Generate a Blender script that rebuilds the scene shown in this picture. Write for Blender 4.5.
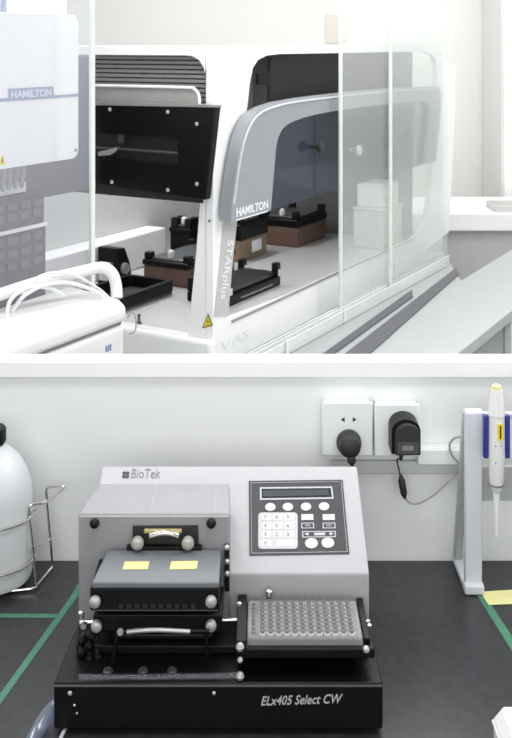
import bpy, bmesh, math, random
from mathutils import Vector, Matrix
random.seed(4)
for o in list(bpy.data.objects): bpy.data.objects.remove(o)
scene = bpy.context.scene
COL = scene.collection
# ------------------------------------------------------------------ camera, world, lights, exposure
F, CX, HZ, CZ = 1040.0, 256.0, 45.0, 1.62          # focal length in px, centre column, eye-level row, eye height (m)
cam = bpy.data.cameras.new('camera'); camo = bpy.data.objects.new('camera', cam); COL.objects.link(camo)
camo.location = (0, 0, CZ); camo.rotation_euler = (math.pi/2, 0, 0)
cam.sensor_fit = 'VERTICAL'; cam.sensor_height = 36.0; cam.lens = F/738*36.0
cam.shift_y = -(369-HZ)/738.0                       # a shift lens: level camera, verticals stay upright
cam.clip_start = 0.05
cam.dof.use_dof = True; cam.dof.focus_distance = 1.85; cam.dof.aperture_fstop = 13
scene.camera = camo
scene.view_settings.view_transform = 'Standard'; scene.view_settings.look = 'None'
scene.view_settings.gamma = 1; scene.view_settings.use_curve_mapping = False
scene.view_settings.exposure = 0.0
w = bpy.data.worlds.new('world'); scene.world = w; w.use_nodes = True
w.node_tree.nodes['Background'].inputs[0].default_value = (0.95, 0.98, 1.0, 1)
w.node_tree.nodes['Background'].inputs[1].default_value = 0.50
def area(name, loc, size, energy, rot=(0, 0, 0), sy=None, col=(1, 1, 1)):
    l = bpy.data.lights.new(name, 'AREA'); l.energy = energy; l.size = size; l.color = col
    if sy: l.shape = 'RECTANGLE'; l.size_y = sy
    o = bpy.data.objects.new(name, l); COL.objects.link(o); o.location = loc; o.rotation_euler = rot
area('ceiling_light_bench', (0.25, 0.95, 2.65), 1.4, 17, sy=0.5)
area('fill_light_front', (-0.3, -1.6, 2.0), 3.4, 47, rot=(math.radians(90), 0, 0), sy=1.7)  # added front fill behind the camera, not a real window
area('ceiling_light_room', (0.6, 3.4, 2.75), 2.6, 50, sy=1.6)
area('fill_light_left', (-0.9, 2.2, 2.75), 1.2, 20, sy=0.6)  # added fill that brightens the pillar's end face
area('fill_light_right', (1.9, 2.0, 2.75), 1.2, 34, sy=0.6)  # added fill that brightens the sill and hood front
area('ceiling_light_rear', (0.8, 5.2, 2.75), 3.0, 22, sy=0.8)

# ------------------------------------------------------------------ picture rays -> places
def P(px, py, Y): return Vector(((px-CX)*Y/F, Y, CZ-(py-HZ)*Y/F))
def PZ(px, py, z):
    Y = (CZ-z)*F/(py-HZ); return Vector(((px-CX)*Y/F, Y, z))
ANG = math.atan(589/1040)
U = Vector((math.sin(ANG), math.cos(ANG), 0)); V = Vector((-math.cos(ANG), math.sin(ANG), 0)); Z = Vector((0, 0, 1))
O = Vector(((213-CX)*2.75/F, 2.75, 0))              # foot of the front pillar of the workstation
def M(a, b, z): return O + U*a + V*b + Z*z
def onb(px, py, b):                                  # ray meets the plane "depth b" of the workstation -> (a, z)
    k = (px-CX)/F; Y = (b+O.dot(V))/(k*V.x+V.y)
    p = Vector((k*Y, Y, 0))-O; return (p.dot(U), CZ-(py-HZ)*Y/F)
def ona(px, py, a):                                  # ray meets the plane "along a" -> (b, z)
    k = (px-CX)/F; Y = (a+O.dot(U))/(k*U.x+U.y)
    p = Vector((k*Y, Y, 0))-O; return (p.dot(V), CZ-(py-HZ)*Y/F)

# ------------------------------------------------------------------ materials
MATS = {}
def mat(name, col, rough=0.5, metal=0.0, var=0.04, scale=30, bump=0.0, alpha=1.0, spec=0.5, coat=0.0):
    if name in MATS: return MATS[name]
    m = bpy.data.materials.new(name); m.use_nodes = True; nt = m.node_tree; b = nt.nodes['Principled BSDF']
    tc = nt.nodes.new('ShaderNodeTexCoord'); n = nt.nodes.new('ShaderNodeTexNoise'); n.inputs['Scale'].default_value = scale
    n.inputs['Detail'].default_value = 4
    nt.links.new(tc.outputs['Object'], n.inputs['Vector'])
    r = nt.nodes.new('ShaderNodeValToRGB')
    lo = [max(0, c*(1-var)) for c in col]; hi = [min(1, c*(1+var)) for c in col]
    r.color_ramp.elements[0].position = .3; r.color_ramp.elements[1].position = .7
    r.color_ramp.elements[0].color = (*lo, 1); r.color_ramp.elements[1].color = (*hi, 1)
    nt.links.new(n.outputs['Fac'], r.inputs['Fac']); nt.links.new(r.outputs['Color'], b.inputs['Base Color'])
    b.inputs['Roughness'].default_value = rough; b.inputs['Metallic'].default_value = metal
    b.inputs['Specular IOR Level'].default_value = spec; b.inputs['Alpha'].default_value = alpha
    b.inputs['Coat Weight'].default_value = coat
    if bump:
        bp = nt.nodes.new('ShaderNodeBump'); bp.inputs['Strength'].default_value = bump; bp.inputs['Distance'].default_value = .001
        nt.links.new(n.outputs['Fac'], bp.inputs['Height']); nt.links.new(bp.outputs['Normal'], b.inputs['Normal'])
    MATS[name] = m; return m
def film(name, tint, haze, hazecol, gloss=0.05):     # clear sheet mixed with a milky diffuse coat
    m = bpy.data.materials.new(name); m.use_nodes = True; nt = m.node_tree
    nt.nodes.remove(nt.nodes['Principled BSDF']); out = nt.nodes['Material Output']
    t = nt.nodes.new('ShaderNodeBsdfTransparent'); t.inputs[0].default_value = (*tint, 1)
    d = nt.nodes.new('ShaderNodeBsdfDiffuse'); d.inputs[0].default_value = (*hazecol, 1)
    tr = nt.nodes.new('ShaderNodeBsdfTranslucent'); tr.inputs[0].default_value = (*hazecol, 1)
    a = nt.nodes.new('ShaderNodeMixShader'); a.inputs[0].default_value = .45
    nt.links.new(d.outputs[0], a.inputs[1]); nt.links.new(tr.outputs[0], a.inputs[2])
    tc = nt.nodes.new('ShaderNodeTexCoord'); n = nt.nodes.new('ShaderNodeTexNoise'); n.inputs['Scale'].default_value = 3
    nt.links.new(tc.outputs['Object'], n.inputs['Vector'])
    mr = nt.nodes.new('ShaderNodeMapRange'); mr.inputs[3].default_value = haze*.9; mr.inputs[4].default_value = haze*1.1
    nt.links.new(n.outputs['Fac'], mr.inputs[0])
    x = nt.nodes.new('ShaderNodeMixShader'); nt.links.new(mr.outputs[0], x.inputs[0])
    nt.links.new(t.outputs[0], x.inputs[1]); nt.links.new(a.outputs[0], x.inputs[2])
    g = nt.nodes.new('ShaderNodeBsdfGlossy'); g.inputs['Roughness'].default_value = .05
    y = nt.nodes.new('ShaderNodeMixShader'); y.inputs[0].default_value = gloss
    nt.links.new(x.outputs[0], y.inputs[1]); nt.links.new(g.outputs[0], y.inputs[2])
    nt.links.new(y.outputs[0], out.inputs[0]); MATS[name] = m; return m
WALL = mat('wall_paint', (.84, .85, .855), .7, var=.03, scale=2.5, bump=.1)
CAP = mat('white_trim', (.93, .93, .93), .5, var=.01)
FARW = mat('room_paint', (.86, .85, .82), .8, var=.02, scale=1.5)
FLOOR = mat('floor_vinyl', (.45, .46, .47), .5, var=.08, scale=8)
BENCH = mat('black_worktop', (.027, .027, .030), .33, var=.25, scale=60, bump=.05)
WHITE = mat('white_shell', (.90, .90, .90), .35, var=.015)
WHITE2 = mat('warm_white_plastic', (.80, .80, .77), .4, var=.02)
LGREY = mat('pale_grey_panel', (.58, .59, .57), .5, var=.03)
TABLE = mat('grey_laminate', (.38, .40, .40), .45, var=.03)
TGREY = mat('table_front_grey', (.30, .31, .31), .5)
DECK = mat('deck_metal', (.58, .58, .57), .4, metal=.1, var=.05)
BLACK = mat('black_plastic', (.005, .005, .0055), .42, var=.2, spec=.22)
BLACKM = mat('black_metal', (.004, .004, .004), .34, var=.2, spec=.22)
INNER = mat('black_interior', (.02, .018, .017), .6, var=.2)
LOUV = mat('louvre_grey', (.13, .13, .135), .5)
HOOD = mat('hood_grey', (.30, .315, .34), .35, var=.02)
HOODL = mat('hood_edge', (.55, .56, .58), .3)
BROWN = mat('brown_carrier', (.15, .085, .062), .5, var=.1)
TAN = mat('tan_carrier', (.27, .18, .12), .5, var=.1)
STRIP = mat('grey_strip', (.52, .52, .50), .5)
BLUE = mat('label_blue', (.20, .27, .40), .5)
LETTER = mat('white_letter', (.9, .9, .9), .5)
YEL = mat('warning_yellow', (.85, .66, .03), .5)
SCREW = mat('screw_steel', (.75, .75, .72), .3, metal=.7)
CONS = mat('console_light', (.41, .41, .422), .45, var=.02)
HOUS = mat('housing_grey', (.29, .29, .30), .4, var=.03)
LIDG = mat('lid_grey', (.15, .163, .178), .42, var=.04)
HILITE = mat('edge_highlight', (.62, .62, .63), .4)  # highlight tone for the housing edge
BEZ = mat('bezel_dark', (.036, .036, .04), .5, var=.08)
LCD = mat('lcd', (.02, .024, .028), .25)
KEY = mat('key_white', (.58, .58, .58), .5)
KEYP = mat('keypad_white', (.48, .49, .51), .5)
CHROME = mat('chrome', (.72, .70, .66), .2, metal=1.0)
KNOB = mat('nylon_knob', (.43, .42, .40), .35, metal=.3, var=.12, scale=200)
BRASS = mat('brass', (.55, .45, .25), .35, metal=.7)
STICK = mat('yellow_sticker', (.82, .72, .26), .6, var=.05)
NOTE = mat('yellow_note', (.80, .76, .36), .6, var=.05)
GREEN = mat('green_tape', (.058, .20, .125), .5, var=.15, scale=80)
SILV = mat('silver_ink', (.62, .62, .62), .4, metal=.2)
INK = mat('dark_ink', (.03, .03, .035), .5)
INKG = mat('grey_ink', (.20, .20, .21), .5)
SOCK = mat('socket_plastic', (.84, .86, .86), .35, var=.01)
STAND = mat('stand_white', (.66, .68, .71), .4, var=.02)
STANDS = mat('stand_panel', (.45, .47, .46), .4)
PIP = mat('pipette_white', (.80, .80, .77), .35, var=.02)
PBLUE = mat('pipette_blue', (.02, .03, .25), .35)
CORD = mat('grey_cord', (.33, .33, .33), .5)
RUB = mat('rubber_black', (.02, .02, .02), .5)
HDPE = mat('bottle_plastic', (.64, .66, .67), .35, var=.02)
RACK = mat('dark_rack', (.06, .06, .075), .5, var=.2)
UNITW = mat('unit_white', (.74, .74, .73), .38, var=.02)
BEIGE = mat('beige_paper', (.78, .73, .66), .7)
HAZE = film('acrylic_sheet', (.985, 1, .99), .25, (.92, .93, .92), .03)
HAZE2 = film('acrylic_sheet_outer', (.985, .995, .99), .16, (.93, .94, .93), .02)
HAZEL = film('acrylic_sheet_side', (.97, .975, 1), .15, (.86, .86, .875), .02)
EDGE = mat('acrylic_edge', (.74, .77, .73), .3)
SMOKE = film('smoked_window', (.50, .53, .60), .09, (.45, .49, .62), .06)
CLEAR = film('clear_polystyrene', (.95, .95, .95), .32, (.70, .70, .70), .10)
HOSE = film('hose_clear', (.8, .85, .95), .40, (.45, .52, .66), .08)
HOSED = film('tube_clear', (.90, .91, .95), .09, (.42, .43, .50), .03)

# ------------------------------------------------------------------ mesh tools
class MB:
    def __init__(s): s.v = []; s.f = []; s.sm = []
    def add(s, vs, fs, smooth=False):
        k = len(s.v); s.v += [Vector(p) for p in vs]
        for f in fs: s.f.append([i+k for i in f]); s.sm.append(smooth)
        return s
    def par(s, o, ex, ey, ez):
        o, ex, ey, ez = map(Vector, (o, ex, ey, ez))
        vs = [o, o+ex, o+ex+ey, o+ey, o+ez, o+ex+ez, o+ex+ey+ez, o+ey+ez]
        return s.add(vs, [(0,3,2,1),(4,5,6,7),(0,1,5,4),(1,2,6,5),(2,3,7,6),(3,0,4,7)])
    def box(s, x0, x1, y0, y1, z0, z1): return s.par((x0,y0,z0),(x1-x0,0,0),(0,y1-y0,0),(0,0,z1-z0))
    def mbox(s, a0, a1, b0, b1, z0, z1): return s.par(M(a0,b0,z0), U*(a1-a0), V*(b1-b0), Z*(z1-z0))
    def hexa(s, low, high): return s.add(list(low)+list(high), [(0,3,2,1),(4,5,6,7),(0,1,5,4),(1,2,6,5),(2,3,7,6),(3,0,4,7)])
    def prism(s, pts, ext):                          # convex or simple polygon of 3D points, extruded
        pts = [Vector(p) for p in pts]; ext = Vector(ext); n = len(pts)
        fs = [list(range(n-1,-1,-1)), list(range(n,2*n))]+[(i,(i+1)%n,n+(i+1)%n,n+i) for i in range(n)]
        return s.add(pts+[p+ext for p in pts], fs)
    def tube(s, path, r, seg=10, smooth=3, closed=False):
        pts = [Vector(p) for p in path]
        if smooth > 1 and len(pts) > 2:
            out = []; n = len(pts); rng = n if closed else n-1
            for i in range(rng):
                if closed: p0,p1,p2,p3 = pts[i-1],pts[i],pts[(i+1)%n],pts[(i+2)%n]
                else: p0,p1,p2,p3 = pts[max(i-1,0)],pts[i],pts[i+1],pts[min(i+2,n-1)]
                for k in range(smooth):
                    t = k/smooth
                    out.append(.5*((2*p1)+(p2-p0)*t+(2*p0-5*p1+4*p2-p3)*t*t+(-p0+3*p1-3*p2+p3)*t**3))
            if not closed: out.append(pts[-1])
            pts = out
        n = len(pts); vs = []; fs = []; prev = None
        for i, p in enumerate(pts):
            if closed: t = pts[(i+1)%n]-pts[i-1]
            else: t = pts[min(i+1,n-1)]-pts[max(i-1,0)]
            t.normalize()
            if prev is None:
                up = Vector((0,0,1)) if abs(t.z) < .9 else Vector((1,0,0)); nn = t.cross(up).normalized()
            else:
                nn = prev-t*prev.dot(t); nn.normalize()
            prev = nn; bb = t.cross(nn)
            for k in range(seg):
                a = 2*math.pi*k/seg; vs.append(p+nn*(r*math.cos(a))+bb*(r*math.sin(a)))
        for i in range(n if closed else n-1):
            j = (i+1) % n
            for k in range(seg): fs.append((i*seg+k, i*seg+(k+1)%seg, j*seg+(k+1)%seg, j*seg+k))
        s.add(vs, fs, True)
        if not closed:
            k = len(s.v)-n*seg
            s.f.append([k+i for i in range(seg-1,-1,-1)]); s.sm.append(False)
            s.f.append([k+(n-1)*seg+i for i in range(seg)]); s.sm.append(False)
        return s
    def lathe(s, prof, c, axis=(0,0,1), seg=28):
        ax = Vector(axis).normalized(); up = Vector((0,0,1)) if abs(ax.z) < .9 else Vector((1,0,0))
        e1 = ax.cross(up).normalized(); e2 = ax.cross(e1); c = Vector(c); vs = []; fs = []; n = len(prof)
        for r, h in prof:
            for k in range(seg):
                a = 2*math.pi*k/seg; vs.append(c+ax*h+e1*(max(r,1e-5)*math.cos(a))+e2*(max(r,1e-5)*math.sin(a)))
        for i in range(n-1):
            for k in range(seg): fs.append((i*seg+k, i*seg+(k+1)%seg, (i+1)*seg+(k+1)%seg, (i+1)*seg+k))
        fs.append(list(range(seg-1,-1,-1))); fs.append([(n-1)*seg+k for k in range(seg)])
        return s.add(vs, fs, True)
    def sheet(s, outline, holes, t, o, ex, ey, ez):  # flat plate with holes; thickness t along ez
        cu = bpy.data.curves.new('tmp', 'CURVE'); cu.dimensions = '2D'; cu.fill_mode = 'BOTH'; cu.extrude = t/2
        for loop in [outline]+list(holes):
            sp = cu.splines.new('POLY'); sp.points.add(len(loop)-1); sp.use_cyclic_u = True
            for q, (x, y) in zip(sp.points, loop): q.co = (x, y, 0, 1)
        return s._curve(cu, lambda p: Vector(o)+Vector(ex)*p.x+Vector(ey)*p.y+Vector(ez)*(p.z+t/2))
    def text(s, body, o, ex, ey, width, height=None, shear=0.0, bold=0.0, depth=.0004, spacing=1.0, center=False):
        cu = bpy.data.curves.new('tmp', 'FONT'); cu.body = body; cu.shear = shear; cu.offset = bold; cu.extrude = .01
        cu.space_character = spacing; cu.resolution_u = 3
        ex = Vector(ex).normalized(); ey = Vector(ey).normalized(); ez = ex.cross(ey)
        def mp(p, b):
            k = width/(b[1]-b[0]); kh = (height/(b[3]-b[2])) if height else k
            x = (p.x-b[0])*k - (width/2 if center else 0); y = (p.y-b[2])*kh - ((b[3]-b[2])*kh/2 if center else 0)
            return Vector(o)+ex*x+ey*y+ez*(depth*(1 if p.z > 0 else 0))
        return s._curve(cu, mp, True)
    def _curve(s, cu, mp, bounds=False):
        ob = bpy.data.objects.new('tmp', cu); COL.objects.link(ob)
        dg = bpy.context.evaluated_depsgraph_get(); dg.update()
        me = bpy.data.meshes.new_from_object(ob.evaluated_get(dg))
        bm = bmesh.new(); bm.from_mesh(me); bmesh.ops.remove_doubles(bm, verts=bm.verts, dist=1e-6)
        bm.verts.index_update()
        co = [v.co.copy() for v in bm.verts]
        if bounds:
            b = (min(c.x for c in co), max(c.x for c in co), min(c.y for c in co), max(c.y for c in co))
            vs = [mp(c, b) for c in co]
        else: vs = [mp(c) for c in co]
        s.add(vs, [[v.index for v in f.verts] for f in bm.faces])
        bm.free(); bpy.data.objects.remove(ob); bpy.data.meshes.remove(me); bpy.data.curves.remove(cu)
        return s
    def build(s, name, m, parent=None, bev=0.0, seg=2, ang=35):
        off = Vector((0,0,0))
        if parent is not None:
            r = parent
            while r.parent: r = r.parent
            off = r.location
        me = bpy.data.meshes.new(name); me.from_pydata([tuple(p-off) for p in s.v], [], s.f)
        me.polygons.foreach_set('use_smooth', s.sm)
        bm = bmesh.new(); bm.from_mesh(me); bmesh.ops.recalc_face_normals(bm, faces=bm.faces); bm.to_mesh(me); bm.free()
        me.set_sharp_from_angle(angle=math.radians(40)); me.materials.append(m); me.update()
        o = bpy.data.objects.new(name, me); COL.objects.link(o); o.parent = parent
        if bev:
            md = o.modifiers.new('bevel', 'BEVEL'); md.width = bev; md.segments = seg; md.limit_method = 'ANGLE'
            md.angle_limit = math.radians(ang); md.harden_normals = False
        return o
def tag(o, label, cat, group=None, kind=None):
    o['label'] = label; o['category'] = cat
    if group: o['group'] = group
    if kind: o['kind'] = kind
    return o
def thing(name, loc, label, cat, group=None):
    o = bpy.data.objects.new(name, None); COL.objects.link(o); o.location = loc; o.empty_display_size = .05
    return tag(o, label, cat, group)
def struct(name, mb, m, bev=0.0):
    o = mb.build(name, m, None, bev); o['kind'] = 'structure'; return o
def rebase(o):                                       # put a one-mesh thing's origin at its base
    vs = o.data.vertices; n = len(vs)
    c = Vector((sum(v.co.x for v in vs)/n, sum(v.co.y for v in vs)/n, min(v.co.z for v in vs)))
    o.data.transform(Matrix.Translation(-c)); o.location = c; return o
def arc(cx, cy, r, a0, a1, n=8):
    return [(cx+r*math.cos(math.radians(a0+(a1-a0)*i/n)), cy+r*math.sin(math.radians(a0+(a1-a0)*i/n))) for i in range(n+1)]
def rrect(x0, x1, y0, y1, r, n=5):
    return arc(x1-r,y1-r,r,0,90,n)+arc(x0+r,y1-r,r,90,180,n)+arc(x0+r,y0+r,r,180,270,n)+arc(x1-r,y0+r,r,270,360,n)

# ------------------------------------------------------------------ the setting
ZB = 0.75                                            # bench top
YW = 1.757                                           # face of the low wall behind the bench
struct('floor', MB().box(-2.6, 3.6, -0.6, 6.2, -.05, 0), FLOOR)
struct('wall_rear', MB().box(-2.6, 3.6, 6.2, 6.3, 0, 3.0), FARW)
struct('wall_left', MB().box(-2.7, -2.6, -0.6, 6.3, 0, 3.0), FARW)
struct('wall_right', MB().box(3.6, 3.7, -0.6, 6.3, 0, 3.0), FARW)
struct('wall_back', MB().box(-1.5, 1.5, YW, YW+.028, 0, 1.062), WALL)
struct('trim_1', MB().box(-1.5, 1.5, YW-.010, YW+.034, 1.0605, 1.0885), CAP, .002)

# ------------------------------------------------------------------ black bench
t = thing('lab_bench', (0, 1.35, 0), 'long black laboratory bench top running along the white wall', 'bench')
MB().box(-1.4, 1.4, 1.02, YW-.001, ZB-.03, ZB).build('worktop', BENCH, t, .002)
MB().box(-1.38, 1.38, 1.08, YW-.01, .10, ZB-.031).build('cabinet_body', WHITE2, t, .003)
MB().box(-1.38, 1.38, 1.12, YW-.01, 0, .099).build('plinth', TGREY, t)

# ------------------------------------------------------------------ instrument tables of the upper room
def table(name, label, a0, a1, b0, b1):
    c = M((a0+a1)/2, (b0+b1)/2, 0); t = thing(name, c, label, 'table')
    ol = [(a0,b0),(a1,b0),(a1,b1),(a0,b1)] if name != 'instrument_table' else [(a0,b0),(a1,b0),(a1,-.235),(1.335,-.235),(1.80,-.005),(1.80,b1),(a0,b1)]
    MB().sheet(ol, [], .035, M(0,0,.725), U, V, Z).build('table_top', TABLE, t, .003)
    MB().mbox(a0+.05, a1-.05, b0+.04, b0+.06, .10, .724).build('front_panel', TGREY, t)
    for a in (a0+.03, a1-.09):
        for b in (b0+.065, min(b1-.09, b1 if a < 1.5 else -.30)): MB().mbox(a, a+.05, b, b+.05, 0, .724).build('leg', LGREY, t, .003)
    return t
tb = table('instrument_table', 'long grey laminate table carrying the white liquid handling workstation', -.45, 2.1, -.515, .85)
MB().mbox(1.05, 2.03, -.500, -.476, .06, .724).build('side_panel', LGREY, tb, .002)
table('side_table', 'small grey table under the lidded white unit and the left pipetting arm', -1.0, -.47, -.135, .85)
# dark cable channels let into the table
def strip_on(px, z0, z1):                            # flat strip between pixel corners lying on height z0
    return MB().prism([PZ(x, y, z0) for x, y in px], (0, 0, z1-z0))
g = 'dark channels along the table front'
rebase(tag(strip_on([(322,356),(332,356),(413,297.5),(412,291)], .7605, .766).build('cable_channel', mat('channel_dark', (.10,.10,.11), .5)),
    'short dark channel on grey table nearest the sliding glass track', 'cable channel', g))
rebase(tag(strip_on([(344,356),(368,356),(459,275),(456,269)], .7605, .766).build('cable_channel', MATS['channel_dark']),
    'wider dark channel on grey table nearer the table front edge', 'cable channel', g))

# ------------------------------------------------------------------ liquid handling workstation
ZD = .835
ws = thing('liquid_handling_workstation', M(.8, .4, .76),
    'large white liquid handling workstation with grey hinged hood and open arch end', 'laboratory machine')
MB().mbox(.003, 1.62, .055, .80, .761, .815).build('base_body', WHITE, ws, .004)
MB().mbox(.035, 1.60, .055, .785, .816, ZD).build('deck', DECK, ws, .001)
# end frame (left end)
zt = ona(190, 50.5, 0)[1]
ofr = [(.0205,.761),(.0205,1.618),(.80,1.618),(.80,.761)]
hole = [ona(x, y, 0) for x, y in [(187.5,336),(192,290),(196,250),(199.5,205),(203.5,150),(205.5,105),(205.5,78),(203.5,68),(198.5,60),(191,56.2),(184,55.6)]]
hole += [(.745, hole[-1][1]+.0), (.755, hole[-1][1]-.03), (.755, .842)]
MB().sheet(ofr, [hole], .032, M(0,0,0), V, Z, U).build('end_frame', WHITE, ws, .004, 3)
# rim at foot of the end frame
MB().mbox(-.030, -.0008, -.012, .79, .762, .843).build('base_rim', WHITE, ws, .012, 4)
# front frame
of = [(.0,.761),(.0,1.618)]+[(1.52,1.624),(1.60,1.61),onb(456,66,0),onb(455,120,0),onb(452,180,0),onb(449,232,0),(1.585,.80),(1.57,.761)]
ho = [onb(x, y, 0) for x, y in [(228,319),(232,270),(237,222),(242,165),(247,110),(250,82),(253,68),(258,60),(267,55.5),(280,54),(343,53),(393,52),(424,51.6),
     (432,54),(436,60),(437.5,72),(436,110),(433,160),(430,200),(426,220),(421,231),(412,240),(380,255),(343,271.5),(290,296)]]
MB().sheet(of, [ho], .02, M(0,0,0), U, Z, V).build('front_frame', WHITE, ws, .003, 3)
# rear wall, roof, right end arch
MB().mbox(.035, 1.60, .785, .80, .816, 1.60).build('rear_wall', LGREY, ws)
MB().mbox(.033, 1.58, .052, .80, 1.600, 1.617).build('roof', WHITE, ws)
re = [(.052,.816),(.052,1.598),(.784,1.598),(.784,.816)]
MB().sheet(re, [], .012, M(1.585,0,0), V, Z, U).build('end_panel', mat('end_grey', (.13,.13,.135), .5), ws, .003)
# ledge of white along the rear of the deck
a0, z0 = onb(96, 246, .70); 
MB().mbox(.10, .80, .70, .784, ZD+.001, z0).build('rear_ledge', WHITE, ws, .006)
# black lining behind the hood
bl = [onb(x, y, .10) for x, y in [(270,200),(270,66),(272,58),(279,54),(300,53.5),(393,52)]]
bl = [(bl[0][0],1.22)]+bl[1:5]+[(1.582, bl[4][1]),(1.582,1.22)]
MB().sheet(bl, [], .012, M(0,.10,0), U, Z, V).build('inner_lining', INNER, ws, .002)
MB().mbox(onb(258,80,.09)[0], onb(272,80,.09)[0], .09, .099, 1.50, 1.535).build('hinge_bracket', BLACK, ws, .002)
dl = bpy.data.lights.new('deck_light', 'AREA'); dl.shape = 'RECTANGLE'; dl.size = .9; dl.size_y = .05; dl.energy = 5.5
dlo = bpy.data.objects.new('deck_light', dl); COL.objects.link(dlo); dlo.location = M(.62,.62,1.585); dlo.rotation_euler = (0,0,math.pi/2-ANG)
MB().mbox(.15, 1.10, .59, .65, 1.5875, 1.5995).build('deck_light_bar', WHITE, ws, .002)
# louvre
q = [ona(x, y, .034) for x, y in [(60,58),(207,58),(207,112),(60,112)]]
lm = MB(); zz = 1.345
lp = MB().mbox(.060, .066, .02, .74, 1.40, 1.60).build('louvre_backing', LOUV, ws)
for i in range(15):
    z = 1.405+i*.0125
    lm.prism([M(.036,.02,z),M(.060,.02,z+.001),M(.060,.02,z+.0112),M(.036,.02,z+.0085)], V*.72)
lm.build('louvre_slats', mat('slat_grey', (.25,.25,.255), .45), ws)
# inner side pane with white lip
pl = [ona(x, y, -.008) for x, y in [(40,84.5),(120,86),(188,87.6),(194,89),(198,93),(199.5,99),(199.5,108),(199,112),(40,110)]]
MB().sheet(pl, [], .006, M(-.008,0,0), V, Z, U).build('side_pane', mat('pane_grey', (.33,.335,.32), .4), ws)
MB().tube([M(-.012, *ona(x, y, -.012)) for x, y in [(40,84.5),(120,86),(188,87.6),(194,89),(198,93),(199.5,99),(199.5,106)]], .0042, 8, 3).build('pane_lip', WHITE, ws)
# black side panel
AP = -.045
po = [ona(x, y, AP) for x, y in [(216,106.5),(205.5,200),(30,175),(30,102.5)]]
ph = [ona(x, y, AP) for x, y in [(178,137),(177,166),(45,152),(45,131)]]
bp = MB().sheet(po, [ph], .026, M(AP,0,0), V, Z, U).build('side_panel', BLACKM, ws, .003)
for x, y in [(110,109.5),(168,112),(197,124),(112,182),(168,190),(197,184)]:
    b, z = ona(x, y, AP); MB().lathe([(.0055,0),(.0055,.002),(.004,.004),(.001,.0045)], M(AP,b,z), -U, 12).build('screw', SCREW, bp)
MB().mbox(-.006, .002, .03, .5, 1.20, 1.44).build('slot_backing', INNER, ws)
sb = MB(); b0, z0 = ona(100,157,-.02)
MB().tube([M(-.030, *ona(x, y, -.03)) for x, y in [(60,145),(178,153)]], .004, 8, 1).build('slot_rail', mat('dark_steel', (.12,.12,.12), .35, metal=.6), ws)
MB().mbox(-.036, -.020, ona(124,140,-.03)[0], ona(119,140,-.03)[0], ona(121,143,-.03)[1], ona(121,133,-.03)[1]).build('slot_catch', MATS['dark_steel'], ws, .001)
MB().prism([M(-.034, *ona(x, y, -.034)) for x, y in [(98,152),(118,147),(116,151),(110,155),(98,156)]], U*.01).build('slot_lever', mat('lever_grey', (.3,.3,.3), .4), ws)
MB().prism([M(AP-.0015, *ona(x, y, AP)) for x, y in [(30,101),(198,104.5),(216,105.5),(216,107.5),(198,107),(30,104)]], U*.03).build('panel_edge', mat('edge_grey', (.25,.25,.25), .4), ws)
# screw hole in pillar, warning triangle
b, z = ona(209.5, 221, -.0005); MB().lathe([(.004,0),(.004,.002)], M(.0,b,z), -U, 10).build('screw', INKG, ws)
def tri(cx, cy, sx, sy, a, m, name, parent, d):
    MB().prism([M(a-d, *ona(x, y, a-d)) for x, y in [(cx+.5, cy-sy), (cx+sx, cy+sy*.72), (cx-sx, cy+sy)]], U*d).build(name, m, parent)
wl = MB().prism([M(-.0012, *ona(x, y, -.0012)) for x, y in [(208,313.5),(212.6,325.5),(202,328.5)]], U*.0012).build('warning_label', INK, ws)
wl['label'] = 'yellow and black triangular warning sticker'
MB().prism([M(-.0020, *ona(x, y, -.002)) for x, y in [(207.7,315.8),(211.5,324.8),(203.4,327.2)]], U*.0008).build('warning_face', YEL, wl)
MB().prism([M(-.0028, *ona(x, y, -.0028)) for x, y in [(208.3,318.2),(206.6,322.4),(208.4,322),(207,326),(209.2,321.2),(207.8,321.5)]], U*.0008).build('warning_bolt', INK, wl)
# grey strip with lettering on the front of the pillar
st = MB().sheet([onb(x, y, -.002) for x, y in [(214.3,317),(219,270),(223.2,222),(225,217),(229,215),(237.3,214),(236.8,222),(232,270),(228.3,316)]], [], .002, M(0,-.002,0), U, Z, V).build('pillar_strip', STRIP, ws)
a1, z1 = onb(230.5, 238, -.003); a2, z2 = onb(223, 297, -.003)
d = (M(a2,-.003,z2)-M(a1,-.003,z1)); L = d.length; ex = d.normalized(); ey = (U - ex*U.dot(ex)).normalized()
MB().text('STARplus', M(a1-.022,-.0028,z1), ex, ey, L, .040, depth=.0006).build('lettering', LETTER, st)
# faint lettering on the sill
a1, z1 = onb(221, 352, -.0015)
a2, z2 = onb(252, 336, -.0015)
MB().text('VAS', M(a1,-.0008,z1), (M(a2,0,z2)-M(a1,0,z1)), Z, (M(a2,0,z2)-M(a1,0,z1)).length*.9, .026, depth=.0006).build('lettering', mat('faint_letter', (.80,.81,.81), .5), ws)
# dark inner line of the sill
MB().tube([M(*(lambda q: (q[0], -.002, q[1]))(onb(x, y, -.002))) for x, y in [(232,321.5),(343,270.3),(412,239.5)]], .0035, 8, 1).build('sill_seal', mat('seal_grey', (.25,.25,.25), .5), ws)
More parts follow.
